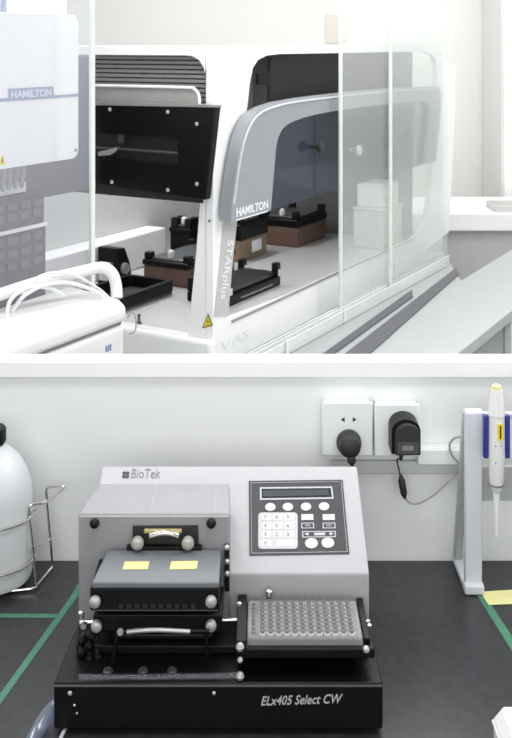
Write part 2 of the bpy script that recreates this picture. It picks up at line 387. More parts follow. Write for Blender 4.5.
# hood
HB = -.045
hp = [(231,222),(232,205),(235,180),(239,155),(243.5,135),(249,122),(256,113),(266,107),(280,102.5),(300,98.8),(320,96),(343,93.4),(370,90.6),(393,88.6),(420,87.2),(438,86.6),(441,92),(441,110),(438.5,135),(436,161)]
hin = [(271,209.8),(273.5,180),(276.4,146),(278.5,137),(282,130),(287,125),(294,121.3),(305,117.5),(317,114.4),(339,110.3),(370,106),(400,103),(424,101.5),(429,104),(430,112),(427,140),(425,163.8)]
hood = MB().sheet([onb(x, y, HB) for x, y in hp]+[onb(425.2,164.2,HB)]+[onb(x, y, HB) for x, y in hin[::-1]]+[onb(270.8,210.4,HB)], [], .036, M(0,HB,0), U, Z, V).build('hood', HOOD, ws, .006, 3)
MB().tube([M(onb(x, y, HB-.001)[0], HB-.001, onb(x, y, HB-.001)[1]) for x, y in [(234,204),(237,180),(241,155),(245.5,137),(251,124),(257,116),(266,110),(280,105.3),(300,101.5),(343,96.2),(393,91),(436,88.8)]], .0035, 8, 2).build('hood_edge', HOODL, hood)
MB().sheet([onb(x, y, HB+.012) for x, y in hin], [], .005, M(0,HB+.012,0), U, Z, V).build('hood_window', SMOKE, ws)
a1, z1 = onb(236.5, 218.6, HB-.001); a2, z2 = onb(268, 209.6, HB-.001)
dv = M(a2,0,z2)-M(a1,0,z1)
MB().text('HAMILTON', M(a1,HB-.0008,z1+.004), dv, Z, dv.length, .023, bold=.02, depth=.0008).build('lettering', LETTER, hood)
MB().prism([M(a1,HB-.0008,z1-.006),M(a2,HB-.0008,z2-.006),M(a2,HB-.0008,z2-.003),M(a1,HB-.0008,z1-.003)], V*.0008).build('lettering_rule', LETTER, hood)
for x, y, m in ((315, 147, RUB), (353, 150, SCREW)):
    a, z = onb(x, y, HB); MB().lathe([(.006,-.012),(.006,.012),(.016,.0125),(.018,.018),(.016,.025),(.008,.027)], M(a,HB,z), -V, 16).build('knob', m, hood)
# ------------------------------------------------------------------ labware on the deck
def carrier(name, label, a0, a1, b0, b1, h, hb, bodymat, zc=ZD+.001, group=None, tagwhite=False, posts=True):
    t = thing(name, M((a0+a1)/2,(b0+b1)/2,zc), label, 'carrier', group)
    MB().mbox(a0, a1, b0, b1, zc, zc+hb).build('body', bodymat, t, .004)
    e = .012
    tp = MB().mbox(a0-.004, a1+.004, b0-.004, b1+.004, zc+hb+.0005, zc+h*.82); tp.build('tray', BLACK, t, .005)
    MB().mbox(a0+.015, a1-.015, b0+.015, b1-.015, zc+h*.82+.0005, zc+h*.88).build('plate', mat('plate_grey', (.085,.09,.10), .35), t, .003)
    if posts:
        for a in (a0+.004, a1-.030):
            for b in (b0+.0, b1-.026):
                MB().mbox(a, a+.026, b, b+.026, zc+h*.82+.0008, zc+h*1.05).build('corner_clip', BLACK, t, .003)
        MB().lathe([(.010,0),(.012,.012),(.010,.022),(.004,.026)], M(a0+.03,(b0+b1)/2,zc+h*.88+.001), Z, 14).build('knob', WHITE2, t)
    if tagwhite:
        c = (a0*.42+a1*.58)
        MB().mbox(c-.035, c+.035, b0-.0055, b0-.0005, zc+hb*.30, zc+hb*.85).build('label_tag', WHITE, t, .002)
    return t
cg = 'carriers standing on the workstation deck'
carrier('labware_carrier', 'brown carrier with white square tag under the grey hood', .90, 1.10, .445, .60, .165, .075, TAN, group=cg, tagwhite=True)
carrier('labware_carrier', 'plum brown carrier farthest right on the deck behind the smoked hood', 1.24, 1.50, .39, .55, .13, .075, BROWN, group=cg)
carrier('labware_carrier', 'brown carrier with black tray just left of the white pillar', .47, .76, .385, .563, .095, .058, BROWN, group=cg)
carrier('labware_carrier', 'tall black carrier behind the brown carrier left of the pillar', .82, .895, .61, .695, .145, .10, BLACK, group=cg)
# black low carrier right of the pillar
t = thing('plate_carrier', M(.5,.22,ZD+.001), 'low black plate carrier on the deck just right of the lettered pillar', 'carrier')
MB().mbox(.33,.66,.150,.30, ZD+.001, ZD+.030).build('body', BLACK, t, .004)
MB().mbox(.345,.645,.165,.285, ZD+.0305, ZD+.048).build('plate', mat('plate_dark', (.03,.03,.032), .3), t, .004)
for a in (.33,.635):
    for b in (.150,.277):
        MB().mbox(a,a+.025,b,b+.022, ZD+.031, ZD+.075).build('corner_clip', BLACK, t, .003)
        MB().mbox(a+.005,a+.019,b-.003,b+.0, ZD+.033, ZD+.055).build('metal_insert', SCREW, t, .001)
MB().mbox(.40,.60,.1475,.1495, ZD+.012, ZD+.017).build('front_slot', mat('slot_grey', (.2,.2,.2), .4), t)
# black open tray
t = thing('open_tray', M(.24,.47,ZD+.001), 'shallow black open tray on the deck beside the white ledge', 'tray')
MB().mbox(.10,.386,.392,.56, ZD+.001, ZD+.010).build('tray_floor', mat('tray_grey', (.05,.052,.056), .4), t)
r = MB().sheet(rrect(.095,.391,.387,.565,.012), [rrect(.112,.374,.404,.548,.01)], .034, M(0,0,ZD+.0105), U, V, Z); r.build('tray_rim', BLACK, t, .003)
# black gripper
t = thing('gripper_block', M(.42,.64,ZD+.001), 'upright black gripper block with pale fittings left of the open tray', 'gripper')
MB().prism([M(.37,.60,ZD+.001),M(.46,.60,ZD+.001),M(.45,.60,ZD+.06),M(.42,.60,ZD+.12),M(.37,.60,ZD+.125)], V*.075).build('body', BLACK, t, .004)
MB().lathe([(.018,0),(.018,.012),(.008,.014)], M(.41,.5985,ZD+.055), -V, 16).build('roller', SCREW, t)
MB().mbox(.355,.369,.61,.66,ZD+.02,ZD+.08).build('side_plate', SCREW, t, .002)
# small bolt on deck
rebase(tag(MB().lathe([(.008,0),(.008,.006),(.004,.007),(.004,.022),(.0055,.024),(.004,.028)], PZ(139,324,ZD+.001), Z, 12).build('locating_pin', mat('pin_dark', (.12,.12,.12), .4, metal=.5)),
    'small dark locating pin standing on the bare left end of the deck', 'pin'))

# ------------------------------------------------------------------ sliding acrylic doors and track
t = thing('glass_track', M(.6,-.09,.761), 'double pale track for the sliding acrylic doors along the workstation sill', 'track')
MB().mbox(-.40, 1.57, -.110, -.068, .761, .775).build('track_base', mat('track_pale', (.62,.66,.65), .35), t, .002)
for b in (-.110, -.089, -.0735): MB().mbox(-.40, 1.57, b, b+.004, .7755, .800).build('track_rib', mat('rib_pale', (.72,.75,.73), .3), t, .001)
for px in (285, 343): 
    a = onb(px, 300, -.110)[0]; MB().mbox(a, a+.014, -.115, -.111, .768, .806).build('track_clip', WHITE2, t, .001)
def pane(label, px, a1, b, m, zb=.776, ztop=2.05, a0=None, edge_at=0):
    a0 = onb(px, 100, b)[0] if a0 is None else a0
    t = thing('acrylic_door', M((a0+a1)/2, b, zb), label, 'acrylic sheet', 'clear acrylic sheets around the workstation')
    e = .014
    if edge_at == 0:
        MB().mbox(a0+e, a1, b, b+.006, zb, ztop).build('sheet', m, t); MB().mbox(a0, a0+e, b-.001, b+.007, zb, ztop).build('edge_strip', EDGE, t, .001)
    else:
        MB().mbox(a0, a1-e, b, b+.006, zb, ztop).build('sheet', m, t); MB().mbox(a1-e, a1, b-.001, b+.007, zb, ztop).build('edge_strip', EDGE, t, .001)
    return t
pane('clear sliding door sheet with its edge crossing the middle of the grey hood', 340.5, 1.57, -.083, HAZE)
pane('outer clear sliding door sheet overlapping the right end of the arch', 390.5, 1.57, -.101, HAZE2)
aE = onb(95, 200, .06)[0]
pane('clear side sheet in front of the left pipetting arm', 0, aE, .06, HAZEL, a0=-.98, edge_at=1, zb=.761)

# ------------------------------------------------------------------ left pipetting arm behind the side sheet
BA = .15
a1, _ = onb(78.5, 90, BA); zt0 = onb(40, 13.5, BA)[1]; zb0 = onb(78, 158, BA)[1]
arm = thing('pipetting_arm', M(a1-.25, BA+.15, .761), 'white boxed pipetting arm with blue stripe behind the left clear sheet', 'laboratory machine')
MB().sheet(rrect(a1-.56, a1, zb0, zt0, .022), [], .20, M(0,BA,0), U, Z, V).build('head_cover', WHITE2, arm, .008, 3)
zs = onb(40, 97.5, BA)[1]
MB().mbox(a1-.555, a1-.001, BA-.0012, BA-.0002, zs-.0035, zs+.0035).build('blue_stripe', BLUE, arm)
al0, zl0 = onb(8, 99, BA); al1, zl1 = onb(53, 86.5, BA)
lb = MB().mbox(al0, al1, BA-.002, BA-.0013, zs-.003, zs+.024).build('name_plate', BLUE, arm)
MB().text('HAMILTON', M(al0+.008, BA-.0021, zs+.002), U, Z, (al1-al0)-.016, .017, bold=.02, depth=.0006).build('lettering', mat('plate_letter', (.62,.66,.72), .5), lb)
a, z = onb(75.5, 150, BA); MB().lathe([(.004,0),(.004,.002)], M(a,BA,z), -V, 10).build('screw', INKG, arm)
a, z = onb(2, 160, BA)
wl = MB().prism([M(a-.012,BA-.001,z-.010),M(a+.012,BA-.001,z-.010),M(a,BA-.001,z+.013)], V*.001).build('warning_label', YEL, arm)
wl['label'] = 'small yellow triangular warning sticker'
MB().prism([M(a-.002,BA-.0016,z-.006),M(a+.002,BA-.0016,z-.006),M(a+.002,BA-.0016,z+.005),M(a-.002,BA-.0016,z+.005)], V*.0006).build('warning_bolt', INK, wl)
asl = onb(91, 120, BA+.2005)[0]
MB().mbox(asl-.46, asl, BA+.2005, BA+.215, onb(85,190,BA+.2)[1], onb(85,55.5,BA+.2)[1]).build('arm_body', mat('arm_grey', (.105,.105,.125), .5), arm, .003)
ac = onb(68, 15, BA+.2155)[0]
MB().mbox(ac-.42, ac, BA+.2155, BA+.33, 1.40, 1.98).build('arm_column', WHITE2, arm, .008)
MB().mbox(ac-.42, ac-.22, BA+.2155, BA+.33, .762, 1.3995).build('arm_post', WHITE2, arm, .004)
a = onb(5, 15, BA+.19)[0]
MB().mbox(a-.006, a+.006, BA+.190, BA+.2, 1.70, 1.98).build('blue_trim', BLUE, arm, .001)
for i in range(9):
    a = a1-.30+i*.021
    MB().lathe([(.010,0),(.010,.035),(.006,.037),(.006,.055),(.003,.06)], M(a, BA+.06, zb0-.0005), -Z, 12).build('pipetting_channel', mat('channel_grey', (.36,.36,.38), .4), arm)

# dark racks stacked behind the sheet
RB = .24
ra1 = onb(46, 230, RB)[0]
zr = [onb(46, y, RB)[1] for y in (275, 226, 222, 190)]
t = thing('labware_hotel', M(ra1-.2, RB+.1, .761), 'dark slotted labware rack tower under the left pipetting arm', 'rack')
MB().mbox(ra1-.42, ra1, RB, RB+.10, .762, zr[1]).build('lower_rack', RACK, t, .003)
MB().mbox(ra1-.42, ra1+.003, RB-.004, RB+.10, zr[1]+.0005, zr[2]).build('shelf', WHITE2, t, .002)
MB().mbox(ra1-.42, ra1-.006, RB, RB+.10, zr[2]+.0005, zr[3]).build('upper_rack', RACK, t, .003)
rb = MB()
for i in range(9):
    for z in (zr[1]-.025, zr[1]-.055, zr[1]-.085, zr[2]+.02, zr[2]+.045): rb.mbox(ra1-.40+i*.044, ra1-.40+i*.044+.032, RB-.003, RB-.0002, z, z+.016)
rb.build('slots', mat('slot_face', (.12,.12,.14), .4), t)
az = onb(30, 190, RB)[0]
rebase(tag(MB().mbox(az-.22, az, RB+.01, RB+.08, zr[3]+.001, zr[3]+.028).build('storage_box', WHITE2, None, .004), 'flat white box lying on top of the dark rack tower', 'box'))

# ------------------------------------------------------------------ lidded white unit in front of the side sheet
corner = P(128, 300, 2.2); q = Vector((corner.x, corner.y, 0))-O; ca, cb = q.dot(U), q.dot(V)
zl = corner.z; zseam = P(128, 321, 2.2).z
cu = thing('lidded_unit', M(ca-.2, cb+.08, .761), 'white rounded lidded unit with thick curved white handle tube at lower left', 'laboratory machine')
MB().mbox(ca-.43, ca-.004, cb+.004, cb+.165, .762, zseam-.006).build('body', UNITW, cu, .012, 4)
MB().mbox(ca-.43, ca-.010, cb+.010, cb+.16, zseam-.0058, zseam-.0005).build('seam', INKG, cu)
lid = MB().prism([M(ca,cb,zseam),M(ca,cb,zl-.012),M(ca,cb+.018,zl),M(ca,cb+.05,zl+.006),M(ca,cb+.15,zl+.012),M(ca,cb+.17,zl),M(ca,cb+.17,zseam)], U*-.435).build('lid', UNITW, cu, .012, 4)
MB().tube([P(117,298,2.22),P(116,285,2.23),P(113,275,2.23),P(106,268.5,2.23),P(97,268,2.23),P(80,272,2.21),P(50,279,2.16),P(20,288,2.10),P(-10,298,2.05)], .0125, 14, 4).build('handle_tube', UNITW, cu)
for pts, r in (([P(8,345,2.02),P(7,315,2.02),P(12,298,2.04),P(30,287,2.08),P(52,289,2.12),P(64,296,2.14)], .004),
               ([P(12,312,2.06),P(24,296,2.07),P(45,285,2.1),P(70,283,2.15),P(95,291,2.18),P(104,297,2.19)], .004),
               ([P(20,300,2.06),P(40,276,2.12),P(70,274,2.17),P(96,287,2.2),P(108,297,2.21)], .003)):
    MB().tube(pts, r, 8, 4).build('thin_tube', mat('tube_white', (.72,.73,.73), .3), cu)
MB().tube([P(127,318,2.2),P(133,312,2.2),P(136,320,2.2),P(135,331,2.2),P(129,334,2.2)], .0016, 6, 4).build('side_wire', CORD, cu)
aa = onb(106, 350, cb+.003)[0]
for i, dx in enumerate((0, .007, .014)):
    z = onb(106, 350, cb+.003)[1]; MB().mbox(aa+dx, aa+dx+.004, cb+.0032, cb+.0042, z-.005, z+.008).build('blue_mark', mat('mark_blue', (.12,.14,.42), .5), cu)

# ------------------------------------------------------------------ module at the far end of the table, counter, notice
t = thing('lab_counter', (1.2,5.4,0), 'far laboratory counter with white top and grey cabinet front at right', 'counter')
MB().box(-.6, 3.4, 5.06, 5.62, .715, .80).build('worktop', WHITE, t, .004)
MB().box(-.58, 3.38, 5.10, 5.60, .0, .7145).build('cabinet_body', mat('counter_front_grey', (.48,.48,.47), .5), t)
t = thing('tube_rack', M(1.45,.14,ZD+.001), 'pale grey block at the right end of the deck under the white carton', 'rack')
MB().mbox(1.36, 1.54, .075, .205, ZD+.001, .985).build('body', LGREY, t, .004)
MB().mbox(1.355, 1.545, .07, .21, .9855, .992).build('top_plate', WHITE2, t, .002)
t = thing('carton', M(1.45,.14,.9925), 'white carton with yellow patch seen through the clear doors', 'carton')
MB().mbox(1.37, 1.53, .085, .195, .9925, 1.085).build('body', WHITE, t, .005)
MB().mbox(1.40, 1.49, .082, .0846, 1.00, 1.04).build('yellow_patch', NOTE, t)
tx = P(490,212,5.2).x
t = thing('shallow_tray', (tx+.15,5.2,.8005), 'shallow grey tray on the far white counter at the right edge', 'tray')
MB().box(tx, tx+.35, 5.10, 5.30, .8008, .808).build('tray_floor', LGREY, t, .002)
MB().sheet(rrect(tx,tx+.35,5.10,5.30,.02), [rrect(tx+.008,tx+.342,5.108,5.292,.015)], .02, (0,0,.8083), (1,0,0), (0,1,0), (0,0,1)).build('tray_rim', LGREY, t)
t = thing('tall_cupboard', (2.15,5.85,0), 'tall white cupboard against the far wall at upper right', 'cupboard')
MB().box(1.35, 2.9, 5.72, 6.19, 0.02, 2.3).build('body', WHITE2, t, .004)
for x0, x1 in ((1.36,1.86),(1.87,2.37),(2.38,2.89)):
    dr = MB().box(x0, x1, 5.70, 5.719, .06, 2.28).build('door', WHITE, t, .004)
    MB().box(x1-.05, x1-.035, 5.68, 5.6995, 1.05, 1.2).build('handle', SCREW, dr, .002)
p = P(334, 28, 6.19)
rebase(tag(MB().box(p.x-.05, p.x+.09, 6.194, 6.199, 1.63, 1.80).build('wall_notice', BEIGE), 'faded beige paper notice on the far wall above the hood', 'notice'))

# ================================================================== LOWER SCENE
# ------------------------------------------------------------------ plate washer
YF = 1.311; YH = 1.435
wa = thing('plate_washer', (-.05, 1.46, ZB), 'grey microplate washer with keypad console and black front base on the bench', 'laboratory machine')
xl, xr = (53.5-CX)*YF/F, (383-CX)*YF/F
zb_, zt_ = .757, CZ-(683-HZ)*YF/F
base = MB().hexa([Vector((xl,YF,zb_)),Vector((xr,YF,zb_)),Vector((xr-.006,1.60,zb_)),Vector((xl+.014,1.60,zb_))],
                 [Vector((xl,YF,zt_)),Vector((xr,YF,zt_)),Vector((xr-.006,1.60,zt_)),Vector((xl+.014,1.60,zt_))]).build('base', BLACKM, wa, .0025, 2)
for x, y in ((xl+.03,YF+.03),(xr-.03,YF+.03),(xl+.05,1.57),(xr-.03,1.57)):
    MB().lathe([(.012,0),(.012,.0065)], (x,y,ZB+.0002), Z, 14).build('foot', RUB, wa)
MB().box(xl+.001, xr-.001, YF-.0012, YF-.0001, zt_-.0042, zt_-.0022).build('front_highlight', mat('rim_highlight_grey', (.16,.16,.165), .3, metal=.4), base)  # highlight along the front rim, painted as a lighter line
p0 = P(261, 705, YF); p1 = P(342.5, 702.5, YF)
MB().text('ELx405 Select CW', p0-Vector((0,.0008,0)), p1-p0, Z, (p1-p0).length, .0115, shear=.30, bold=.004, depth=.0006).build('lettering', SILV, base)
for x, y, r in ((70,693,.0028),(74.5,705,.0016),(77,713,.0014),(214,693,.0022)):
    MB().lathe([(r,0),(r,.001),(r*.5,.0016)], P(x,y,YF), (0,-1,0), 10).build('screw', SCREW, base)
# console body
prof = [(YH+.004,zt_+.0005),(YH+.004,.8884),(YH+.007,.8904),(1.600,.9645),(1.612,.9668),(1.622,.962),(1.626,.95),(1.626,zt_+.0005)]
xcl, xcr = -.238, .1565
cons = MB().prism([(xcl,y,z) for y, z in prof], (xcr-xcl,0,0)).build('console_body', CONS, wa, .0025, 3)
sY0, sZ0, sY1, sZ1 = YH+.007, .8904, 1.600, .9645
sd = Vector((0, sY1-sY0, sZ1-sZ0)).normalized(); sn = Vector((0, -sd.z, sd.y))
def SP(px, py, off=0.0):                             # ray meets the sloped console face
    d = Vector(((px-CX)/F, 1, -(py-HZ)/F)); c = Vector((0,0,CZ)); o = Vector((0,sY0,sZ0))+sn*off
    return c+d*((o-c).dot(sn)/d.dot(sn))
def splate(pts, off, t): return MB().prism([SP(x, y)+sn*off for x, y in pts], sn*t)
def spell(cx, cy, rx, ry, off, t, n=20): return splate([(cx+rx*math.cos(2*math.pi*i/n), cy+ry*math.sin(2*math.pi*i/n)) for i in range(n)], off, t)
cp = splate([(248.8,481.5),(342.6,480.3),(349.4,554.2),(249.6,555.8)], .0002, .0012).build('control_panel', BEZ, wa)
def outline(pts, wd, off, m, name, parent):
    P0 = [SP(x, y)+sn*off for x, y in pts]
    return MB().tube(P0, wd, 6, 1, True).build(name, m, parent)
outline([(251,483.5),(341,482.3),(347.3,552.4),(251.7,553.9)], .0006, .0014, KEYP, 'panel_border', cp)
ds = splate([(259.8,488.2),(332,487.3),(333.6,499.6),(260,500.8)], .0015, .0004).build('display_frame', KEYP, cp)
splate([(261.6,489.8),(330.6,489),(331.9,498),(261.8,499.2)], .0020, .0003).build('display', LCD, ds)
splate([(263,491.6),(328,490.8),(329,496.4),(263.2,497.6)], .0024, .0002).build('display_text_row', mat('lcd_row', (.05,.058,.066), .3), ds)
for x, y in ((270.3,508),(287.8,507.8),(306,507.6),(324,507.3)): spell(x, y, 5.2, 4, .0015, .0008).build('soft_key', KEY, cp)
def srr(x0, x1, y0, y1, r): return [(x, y) for x, y in rrect(x0, x1, y0, y1, r, 4)]
kp = splate(srr(258.3,297.6,513.4,549.8,3.5), .0015, .0006).build('keypad', KEYP, cp)
dx = sd; DX = Vector((1,0,0))
for r_, row in enumerate(('789', '456', '123', '0')):
    for c_, ch in enumerate(row):
        px = 266+c_*11.2; py = 518.2+r_*8.6
        kk = splate(srr(px-4.3,px+5.2,py-3.5,py+3.6,1.2), .0022, .0003).build('key', KEY, kp)
        MB().text(ch, SP(px-.6,py)+sn*.0026, DX, sd, .0036 if ch != '1' else .0016, .0062, depth=.0002, center=True).build('digit', INKG, kk)
splate(srr(276.5,294.5,540.5,547.8,1.2), .0022, .0003).build('key', KEY, kp)
for x0, x1 in ((301.2,313.2),(322.6,334.6)):
    splate([(x0,515.2),(x1,515),(x1+.3,520.8),(x0+.2,521)], .0015, .0006).build('function_key', KEY, cp)
    f = splate([(x0,523.6),(x1+.6,523.4),(x1+1,529),(x0+.2,529.2)], .0015, .0003).build('function_key', KEYP, cp)
    splate([(x0+1,524.5),(x1-.4,524.3),(x1,528.2),(x0+1.2,528.4)], .0019, .0002).build('key_face', INK, f)
    splate([(x0+3.5,525.3),(x1-3,525.2),(x1-2.8,527.5),(x0+3.7,527.6)], .0022, .0002).build('key_mark', INKG, f)
ab = splate([(302,532.2),(335.6,531.8),(336,538),(302.3,538.4)], .0015, .0004).build('arrow_key_bar', KEYP, cp)
splate([(303.2,533.2),(334.6,532.8),(334.9,537),(303.5,537.4)], .0020, .0003).build('bar_face', INK, ab)
splate([(304.5,535.2),(308.5,533.6),(308.7,536.8)], .0024, .0002).build('arrow_mark', KEY, ab)
splate([(333.5,534.9),(329.4,533.4),(329.6,536.6)], .0024, .0002).build('arrow_mark', KEY, ab)
splate([(314,534),(325,533.8),(325.2,536.4),(314.2,536.6)], .0024, .0002).build('bar_mark', KEYP, ab)
for x in (311.4, 327.8): spell(x, 544.2-(x-311)*.03, 6.4, 5.1, .0015, .0008).build('start_key', KEY, cp)
# maker lettering on the light strip behind the housing
for i, (x, y) in enumerate(((124.2,473.2),(127.6,473.2),(124.0,476.6),(127.4,476.6))):
    spell(x, y, 1.9, 1.7, .0003, .0004, 10).build('logo_dot', INK, cons)
e0 = SP(131, 478.2)+sn*.0004; e1 = SP(160, 478.2)+sn*.0004
MB().text('BioTek', e0, e1-e0, sd, (e1-e0).length, .0175, depth=.0003).build('lettering', INKG, cons)
# grey housing at left
xh0, xh1 = (78-CX)*YH/F, (230.5-CX)*YH/F; zh = CZ-(514-HZ)*YH/F
plan = [(xh0,YH),(xh1,YH),(xh1-.004,1.535),(xh0+.017,1.535),(xh0+.011,1.515),(xh0+.003,1.475)]
hs = MB().prism([(x,y,zt_+.0006) for x, y in plan], (0,0,zh-zt_)).build('housing', HOUS, wa, .004, 3)
MB().box(xh0+.002, xh1-.002, YH-.0006, YH+.0006, zh-.004, zh-.0026).build('top_highlight', HILITE, hs)  # painted highlight on the rounded top front edge
for px in (94.8, 211.2):
    MB().lathe([(.0062,0),(.0068,.003),(.0055,.007),(.002,.0085)], P(px,522.6,YH), (0,-1,0), 18).build('cover_screw', BLACK, hs)
for px in (150, 214): 
    a = P(px, 514, YH); MB().box(a.x-.0006, a.x+.0006, YH+.004, 1.53, zh+.0002, zh+.0010).build('top_rib', mat('rib_grey', (.36,.36,.37), .4), hs)
# dark opening with manifold connectors
op = MB().sheet([( (x-CX)*YH/F, CZ-(y-HZ)*YH/F) for x, y in [(133,525.5),(198,525),(199,549),(203,556),(128,556),(132.5,549)]], [], .003, (0,YH-.0036,0), (1,0,0), (0,0,1), (0,1,0)).build('manifold_opening', INNER, wa)
a = P(163,531,YH-.008); MB().box(a.x-.026,a.x+.026,YH-.010,YH-.004,a.z-.0025,a.z+.0025).build('gold_bar', BRASS, op, .0008)
MB().tube([P(150,536,YH-.012),P(160,533.5,YH-.014),P(170,533.5,YH-.014),P(178,536,YH-.012)], .0035, 10, 3).build('connector_tube', CHROME, op)
for x in (138.5, 188.5):
    MB().lathe([(.003,0),(.003,.006),(.0078,.0065),(.0084,.010),(.0084,.015),(.006,.017),(.003,.0175)], P(x,539,YH-.004), (0,-1,0), 20).build('thumbscrew', KNOB, op)
# wash head: grey lid, black blocks
L0 = [P(107.5,549.5,1.425),P(221,549.5,1.425),P(219.2,582.5,1.345),P(91.5,582.5,1.345)]
lid = MB().hexa([p-Vector((0,0,.008)) for p in L0], L0).build('wash_head_lid', LIDG, wa, .002, 2)
def LP(px, py):
    n = (L0[1]-L0[0]).cross(L0[2]-L0[1]).normalized(); n = n if n.z > 0 else -n
    d = Vector(((px-CX)/F, 1, -(py-HZ)/F)); c = Vector((0,0,CZ)); return c+d*((L0[0]-c).dot(n)/d.dot(n)), n
for q in ([(125,562.2),(149.5,562),(147.5,569.6),(122.5,569.8)], [(171.5,562),(198,561.5),(196.5,569.2),(169.5,569.8)]):
    pts = [LP(x, y) for x, y in q]; st = MB().prism([p+n*.0003 for p, n in pts], pts[0][1]*.0005).build('sticker', STICK, lid); st['label'] = 'yellow paper sticker on grey lid'
MB().box(P(127,547,1.428).x, P(202,547,1.428).x, 1.422, 1.4310, P(127,549,1.428).z-.004, P(127,545,1.428).z).build('lid_hinge_bar', BLACK, wa, .001)
x0, x1 = P(90,600,1.347).x, P(219,600,1.347).x
z588, z612 = P(0,588,1.347).z, P(0,611.5,1.347).z
ub = MB().box(x0, x1, 1.347, 1.425, z612, L0[3].z-.0084).build('upper_manifold', BLACK, wa, .002)
nz = MB()
for i in range(10): 
    p = P(121+i*8, 606, 1.347); nz.box(p.x-.0026, p.x+.0026, 1.3455, 1.3468, p.z-.003, p.z+.003)
nz.build('nozzle_row', mat('nozzle_dark', (.018,.018,.02), .4), ub)
MB().box(x0+.001, x1-.001, 1.3465, 1.3469, z612+.0010, z612+.0022).build('lower_edge', mat('edge_dark', (.09,.09,.09), .3), ub)
x0, x1 = P(93,620,1.362).x, P(222,620,1.362).x
lb_ = MB().box(x0, x1, 1.362, 1.4345, P(0,632,1.362).z, P(0,614.5,1.362).z).build('lower_manifold', BLACK, wa, .002)
for x, y, Y in ((96,598.3,1.347),(211.3,598,1.347),(97.5,622.5,1.362),(211.2,622,1.362)):
    MB().lathe([(.003,0),(.003,.004),(.0066,.0045),(.0074,.009),(.0066,.0125),(.003,.0145)], P(x,y,Y), (0,-1,0), 20).build('white_knob', KNOB, wa)
MB().tube([P(80,622.5,1.365),P(93,622.3,1.365)], .0024, 10, 1).build('steel_rod', CHROME, wa)
MB().tube([P(222.5,620.3,1.39),P(237,619.8,1.39)], .0024, 10, 1).build('steel_rod', CHROME, wa)
MB().lathe([(.004,0),(.004,.008),(.002,.009)], P(81,618,1.362), (0,0,1), 12).build('rod_nut', CHROME, wa)
MB().lathe([(.004,0),(.004,.006)], P(84,624,1.360), (0,-1,0), 12).build('rod_nut', CHROME, wa)
# vertical latch rail beside the head
a = P(226.5,545,1.43)
MB().box(a.x-.0025, a.x+.004, 1.425, 1.4345, P(0,590,1.43).z, P(0,545,1.43).z).build('latch_rail', BLACK, wa, .001)
for y in (547, 561, 573): 
    p = P(227, y, 1.4245); MB().lathe([(.0034,0),(.0034,.003),(.001,.004)], p, (0,-1,0), 10).build('rail_bolt', SCREW, wa)
# black valve block hanging under the head, at left
vb = MB()
for i in range(9):
    p = P(82+random.random()*16, 632+random.random()*24, 1.39-random.random()*.02)
    vb.lathe([(.004,0),(.006,.002),(.006,.012),(.003,.016)], p, (random.random()-.5, -.8, random.random()-.3), 10)
for i in range(6):
    vb.tube([P(80+i*3,628,1.395),P(86+i*2.5,640+i,1.385),P(82+i*4,652,1.39),P(92+i*2,660,1.40)], .0028, 8, 4)
vb.build('valve_cluster', BLACK, wa)
# rear deck of the base and wash trough
MB().box(xl+.018, xr-.012, 1.372, YH-.0006, zt_+.0003, zt_+.012).build('rear_step', BLACK, wa, .002)
tr_ = MB().box(P(112,660,1.36).x, P(212,660,1.36).x, 1.385, 1.43, zt_+.0125, P(0,634,1.385).z).build('wash_trough', mat('trough_black', (.010,.010,.011), .22, spec=.3), wa, .002)
hd = MB().tube([P(112,668,1.345),P(117,640,1.345),P(120,632.5,1.345),P(127,631,1.345),P(200,631,1.345),P(206,633,1.345),P(207,655,1.345)], .0028, 10, 4).build('trough_handle', BLACKM, wa)
MB().tube([P(127,632,1.343),P(140,630.6,1.342),P(160,630,1.342),P(190,631.5,1.343)], .0030, 10, 3).build('handle_sleeve', mat('sleeve_silver', (.45,.45,.43), .3, metal=.6), hd)
for x in (120.5,): MB().lathe([(.004,0),(.0045,.003),(.003,.006)], P(x,631,1.341), (0,-1,0), 12).build('handle_knob', KNOB, hd)
for x in (143, 172, 108):
    p = PZ(x, 671.5, zt_+.0004); MB().lathe([(.0065,0),(.0065,.0015),(.0045,.0025),(.0045,.004)], p, Z, 16).build('base_screw', mat('dark_screw', (.10,.10,.10), .3, metal=.5), wa)
MB().tube([PZ(79,677.5,zt_+.004),PZ(160,677,zt_+.004),PZ(241,676,zt_+.004)], .0042, 12, 1).build('front_tube', HOSED, wa)
# plate carrier on the right
zc0, zc1 = .840, .8525
x0f, x1f = P(236,650,1.32).x, P(375,650,1.32).x
MB().hexa([Vector((x0f,1.322,zc0)),Vector((x1f,1.322,zc0)),Vector((x1f-.004,1.4335,zc0)),Vector((x0f,1.4335,zc0))],
          [Vector((x0f,1.322,zc1)),Vector((x1f,1.322,zc1)),Vector((x1f-.004,1.4335,zc1)),Vector((x0f,1.4335,zc1))]).build('plate_carrier', BLACKM, wa, .0015)
MB().box(x0f, x0f+.013, 1.3215, 1.4335, zc1+.0003, zc1+.0105).build('carrier_rail', BLACK, wa, .001)
MB().box(x1f-.0125, x1f-.004, 1.335, 1.4335, zc1+.0003, zc1+.006).build('carrier_rail', BLACK, wa, .001)
MB().box(x0f+.02, x1f-.01, 1.350, 1.42, zt_+.0125, zc0-.0003).build('carrier_slide', BLACK, wa)
for x, y in ((368,622),(369.5,626)):
    p = PZ(x, y, zc1+.0062); MB().lathe([(.0028,0),(.0028,.002),(.001,.003)], p, Z, 10).build('rail_screw', SCREW, wa)
MB().lathe([(.0035,0),(.0035,.003),(.0015,.004)], PZ(239,605,zc1+.0106), Z, 10).build('rail_screw', SCREW, wa)
